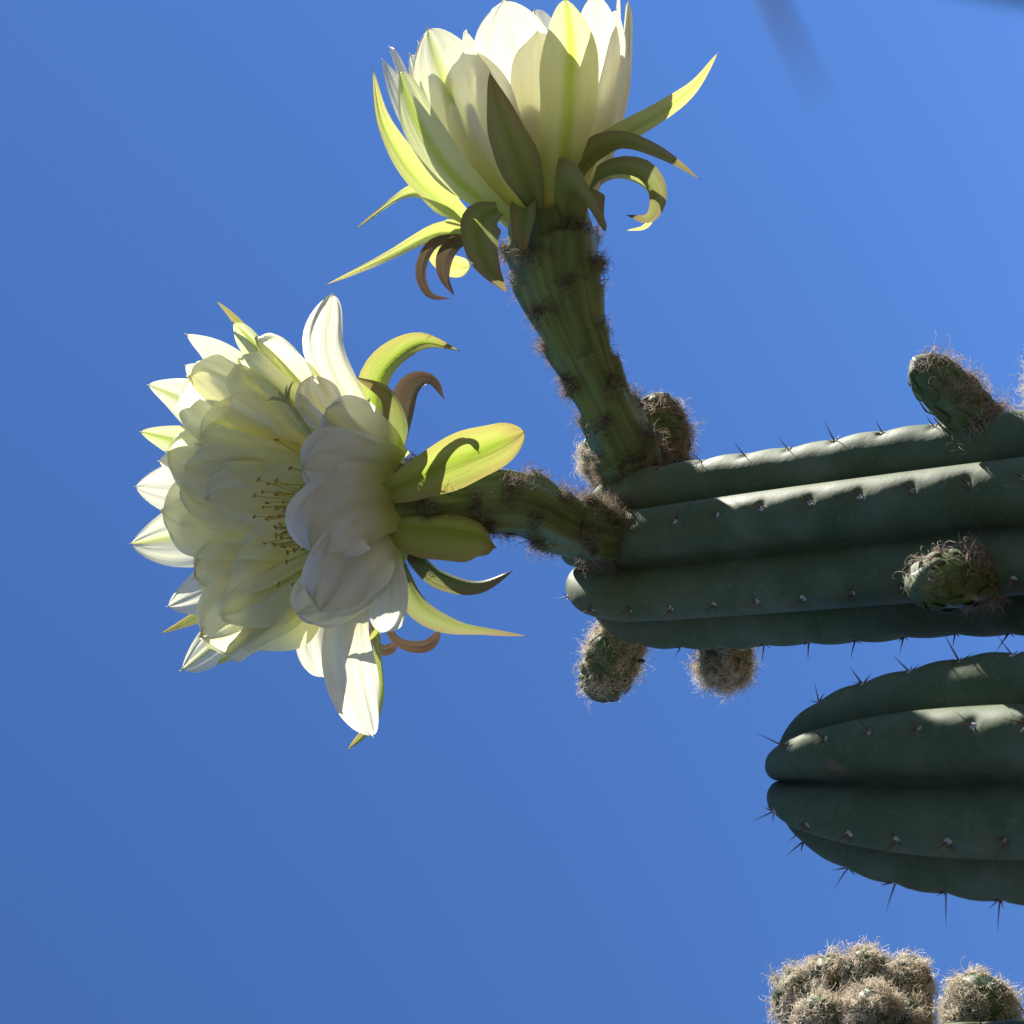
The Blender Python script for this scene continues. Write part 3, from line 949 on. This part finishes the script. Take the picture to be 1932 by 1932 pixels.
Pth("sepal", [(760, 1005, 110), (790, 1050, 105), (835, 1086, 100), (900, 1102, 100), (966, 1078, 100)], 52, 'o', face=(-0.3, 0.7, -0.5), tm=0.5, tipp=1.5, cup=0.3)
Pth("sepal", [(745, 1010, 140), (760, 1080, 150), (790, 1140, 150), (850, 1175, 145), (920, 1189, 140), (993, 1200, 140)], 48, 'o', face=(-0.5, 0.4, 0.75), tm=0.35, tipp=1.3, cup=0.25)
Pth("sepal", [(735, 1060, 100), (730, 1150, 100), (742, 1196, 100), (772, 1215, 100), (806, 1214, 100), (828, 1190, 100)], 22, 'b', face=(-0.4, 0.6, 0.6), tm=0.75, tipp=2.2, b0=0.2, cup=0.5)
Pth("sepal", [(725, 1060, 80), (708, 1180, 80), (722, 1222, 80), (749, 1214, 80)], 22, 'b', face=(-0.4, 0.6, 0.6), tm=0.75, tipp=2.2, b0=0.3, cup=0.5)
Pth("sepal", [(725, 1040, 90), (716, 1200, 110), (721, 1300, 95), (700, 1370, 85), (655, 1416, 80)], 34, 's', face=(-0.9, 0.0, 0.4), tm=0.5, tipp=1.5)
Pth("sepal", [(725, 1050, 110), (722, 1160, 130), (700, 1205, 150), (645, 1226, 160)], 40, 's', face=(-0.9, 0.0, 0.4), tm=0.5, tipp=1.5)


# stamens of the open flower
def stamen(fl, base, tip, sag, seed):
    r_ = np.random.default_rng(seed)
    L = np.linalg.norm(tip - base)
    P = bezier(base, base + fl.a * L * 0.45 + sag * 0.4, tip - unit(tip - base) * L * 0.3 + sag, tip, 10)
    T, N, Sd = frames(P, UP)
    rad = np.full(10, 0.00033)
    v, f, uv, nm, _ = sweep(P, rad, 5, UP)
    o = put("stamen", v, f, M['filament'], fl.obj, base)
    # anther: a small bean across the filament's end
    d = unit(r_.normal(size=3))
    vv = []
    for i in range(5):
        a = -math.pi / 2 + math.pi * i / 4
        for j in range(6):
            b_ = 2 * math.pi * j / 6
            e = unit(np.cross(d, T[-1]))
            g = np.cross(d, e)
            vv.append(tip + d * 0.0017 * math.sin(a) + (e * math.cos(b_) + g * math.sin(b_)) * 0.0007 * max(0.05, math.cos(a)))
    nv = len(v)
    me = o.data
    allv = np.vstack([v, np.array(vv)]) - base
    ff = np.vstack([f, grid_faces(5, 6, True) + nv])
    me2 = mk_mesh("stamen", allv, ff)
    me2.materials.append(M['filament'])
    me2.materials.append(M['anther'])
    mi = np.zeros(len(ff), dtype=np.int32)
    mi[len(f):] = 1
    me2.polygons.foreach_set("material_index", mi)
    o.data = me2
    bpy.data.meshes.remove(me)


rs = np.random.default_rng(77)
nst = 76
eq = unit(0.45 * RIGHT + 0.89 * BACK)
for i in range(nst):
    az = rs.uniform(0, 2 * math.pi)
    dr = eq * math.cos(az) + UP * math.sin(az)
    rb = S * f2.k * rs.uniform(15, 50)
    base = f2.Cw + dr * rb + f2.a * S * 20
    hh = rs.uniform(170, 245)
    rt = rs.uniform(20, 150) * (0.4 if math.cos(az) > 0.0 else 1.0)
    tip = f2.Cw + f2.a * S * hh + dr * S * rt - UP * S * 30
    stamen(f2, base, tip, -UP * S * rs.uniform(0, 18) + rs.normal(size=3) * S * 6, i)
# the style with its stigma lobes
sb = f2.Cw + f2.a * S * 30
st_ = W(548, 765, 205)
P = bezier(sb, sb + f2.a * S * 80, W(590, 815, 210), st_, 14)
v, f, uv, nm, (T_, N_, S_) = sweep(P, np.linspace(0.0016, 0.0013, 14), 8, UP)
vs_, fs_ = [v], [f]
nv = len(v)
for k in range(9):
    a = 2 * math.pi * k / 9
    d = N_[-1] * math.cos(a) + S_[-1] * math.sin(a)
    Q = bezier(st_, st_ + T_[-1] * 0.004 + d * 0.001, st_ + T_[-1] * 0.008 + d * 0.004, st_ + T_[-1] * 0.009 + d * 0.009, 7)
    v, f, uv, nm, _ = sweep(Q, np.array([1.0, 1.0, 0.95, 0.9, 0.8, 0.6, 0.1]) * 0.0008, 5, UP)
    vs_.append(v)
    fs_.append(f + nv)
    nv += len(v)
put("style", np.vstack(vs_), np.vstack(fs_), M['style'], f2.obj, sb)


# ------------------------------------------------------------------ buds
def bud(col, base, tip, r, mat_wool, nh=1100, hl=0.011, seed=0, label=None, scales=34, bare=0.75, hair_r=0.00015, side=None):
    """base / tip: (x, y, w); r in picture units at that depth"""
    r_ = np.random.default_rng(seed)
    B, Tp = W(*base), W(*tip)
    ax = Tp - B
    L = np.linalg.norm(ax)
    ax /= L
    R = r * S * (D0 - tip[2] * S) / D0
    n = 26
    tt = np.linspace(0, 1, n)
    prof = np.where(tt < 0.5, 0.80 + 0.20 * np.sin(tt / 0.5 * math.pi / 2), 0)
    x = np.clip((tt - 0.5) / 0.5, 0, 1)
    prof = np.where(tt >= 0.5, np.sqrt(np.clip(1 - x ** 2.3, 0, 1)), prof)
    prof = np.maximum(prof, 0.01)
    path = B + np.outer(tt * L, ax)
    ref = UP if abs(ax.dot(UP)) < 0.8 else RIGHT
    v, f, uv, nm, (T, N, Sd) = sweep(path, prof * R, 28, ref)
    o = put("bud", v, f, M['bud'], col.root, B)
    if label:
        o["label"] = label
    roots, norms = [], []
    # overlapping scales in a spiral
    for i in range(scales):
        t = 0.12 + 0.80 * (i + 0.5) / scales
        a = i * 2.39996
        k = int(t * (n - 1))
        d = N[k] * math.cos(a) + Sd[k] * math.sin(a)
        k2 = min(n - 1, k + max(2, int(0.20 * n)))
        p0 = path[k] + d * prof[k] * R * 0.97
        p3 = path[k2] + d * (prof[k2] * R + 0.0012)
        pm = path[(k + k2) // 2] + d * (prof[(k + k2) // 2] * R + 0.0019)
        petal("scale", o, catmull([p0, pm, p3], 7), 0.62 * R * r_.uniform(0.85, 1.15) * (1.0 - 0.35 * t), -d, M['budscale'], tm=0.4, b0=0.7,
              tipp=1.7, cup=0.28, ripple=0.0, nu=5, apic=0.0, seed=i)
    for i in range(nh):
        t = r_.uniform(0.0, 1.0) ** (1.15 if bare < 1 else 0.9) * 0.985
        if t > bare and r_.random() < 0.72:
            continue
        a = r_.uniform(0, 2 * math.pi)
        k = min(n - 1, int(t * (n - 1)))
        d = N[k] * math.cos(a) + Sd[k] * math.sin(a)
        if side is not None and d.dot(side[0]) < side[1] and t > 0.35:
            continue
        roots.append(path[k] + d * prof[k] * R)
        norms.append(d * 0.6 + ax * r_.uniform(-0.3, 1.0))
    wool(o, roots, unit_rows(np.array(norms)), hl, 1.0, hair_r, mat_wool, lay=0.72, nseg=7)
    return o


bud(c1, (1882, 836, 430), (1722, 674, 430), 48, M['wool'], 5600, hl=0.0135, seed=1, bare=0.62, side=(0.8 * RIGHT + 0.4 * UP, -0.25), label="long woolly bud leaning out from the upper rib")
bud(c1, (1264, 880, -275), (1236, 742, -320), 43, M['wool'], 4600, hl=0.0115, seed=2, bare=0.8, label="woolly bud half hidden behind the flower tube")
bud(c1, (1150, 915, -310), (1128, 815, -350), 36, M['wool_tan'], 3600, hl=0.012, seed=3)
bud(c1, (1178, 1185, -260), (1124, 1322, -300), 49, M['wool_tan'], 5200, hl=0.0105, seed=4, bare=0.7, label="shaggy bud hanging out below the column tip")
bud(c1, (1372, 1205, -170), (1364, 1294, -200), 45, M['wool_tan'], 4800, hl=0.011, seed=5, bare=1.1)
bud(c1, (1868, 1083, 515), (1726, 1106, 650), 54, M['wool'], 3600, hl=0.011, seed=6, bare=0.55, side=(UP, 0.1), label="dark green bud jutting forward from the column face")
bud(c1, (1995, 775, 400), (1972, 664, 400), 36, M['wool_tan'], 3200, hl=0.014, seed=7)
for i, (bx, by, bw, tx, ty, tw, r) in enumerate([
        (1570, 1960, 320, 1478, 1842, 330, 48), (1600, 1940, 330, 1548, 1808, 330, 46), (1650, 1960, 340, 1632, 1790, 335, 46),
        (1690, 1960, 340, 1722, 1806, 340, 46), (1590, 1990, 400, 1530, 1888, 440, 46), (1660, 1985, 410, 1640, 1868, 440, 48),
        (1700, 1985, 400, 1718, 1888, 430, 42), (1850, 1985, 420, 1846, 1842, 450, 62)]):
    bud(c3, (bx, by, bw - 200 + 0.5 * (bx - 1650)), (tx, ty, tw - 200 + 0.5 * (bx - 1650)), r, M['wool_tan'], 5000, hl=0.010, seed=20 + i, bare=1.1, hair_r=0.0002)

# a small insect caught in the wool of the hanging bud
ip = W(1209, 1247, -222)
body = catmull([ip - V(7, -1, 0), ip - V(2, 0, 0), ip + V(3, 0, 0), ip + V(9, 1, 0)], 9)
v, f, uv, nm, _ = sweep(body, np.array([0.15, 0.75, 0.95, 0.8, 0.6, 0.9, 1.0, 0.8, 0.12]) * 0.0013, 8, UP)
ins = link("insect", None, None, None, Matrix.Translation(Vector(ip)))
ins["label"] = "tiny dark insect clinging to the wool of the bud below the column tip"
ins["category"] = "insect"
put("body", v, f, M['insect'], ins, ip)
for k in range(6):
    sgn = 1 if k % 2 else -1
    b0_ = ip + V(-2 + 2.5 * (k // 2), 0, 0)
    Q = catmull([b0_, b0_ + V(-1 + (k // 2), sgn * 5, 2), b0_ + V(-2 + 2 * (k // 2), sgn * 9, -1)], 5)
    v, f, uv, nm, _ = sweep(Q, np.full(5, 0.00017), 4, BACK)
    put("leg", v, f, M['insect'], ins, b0_)
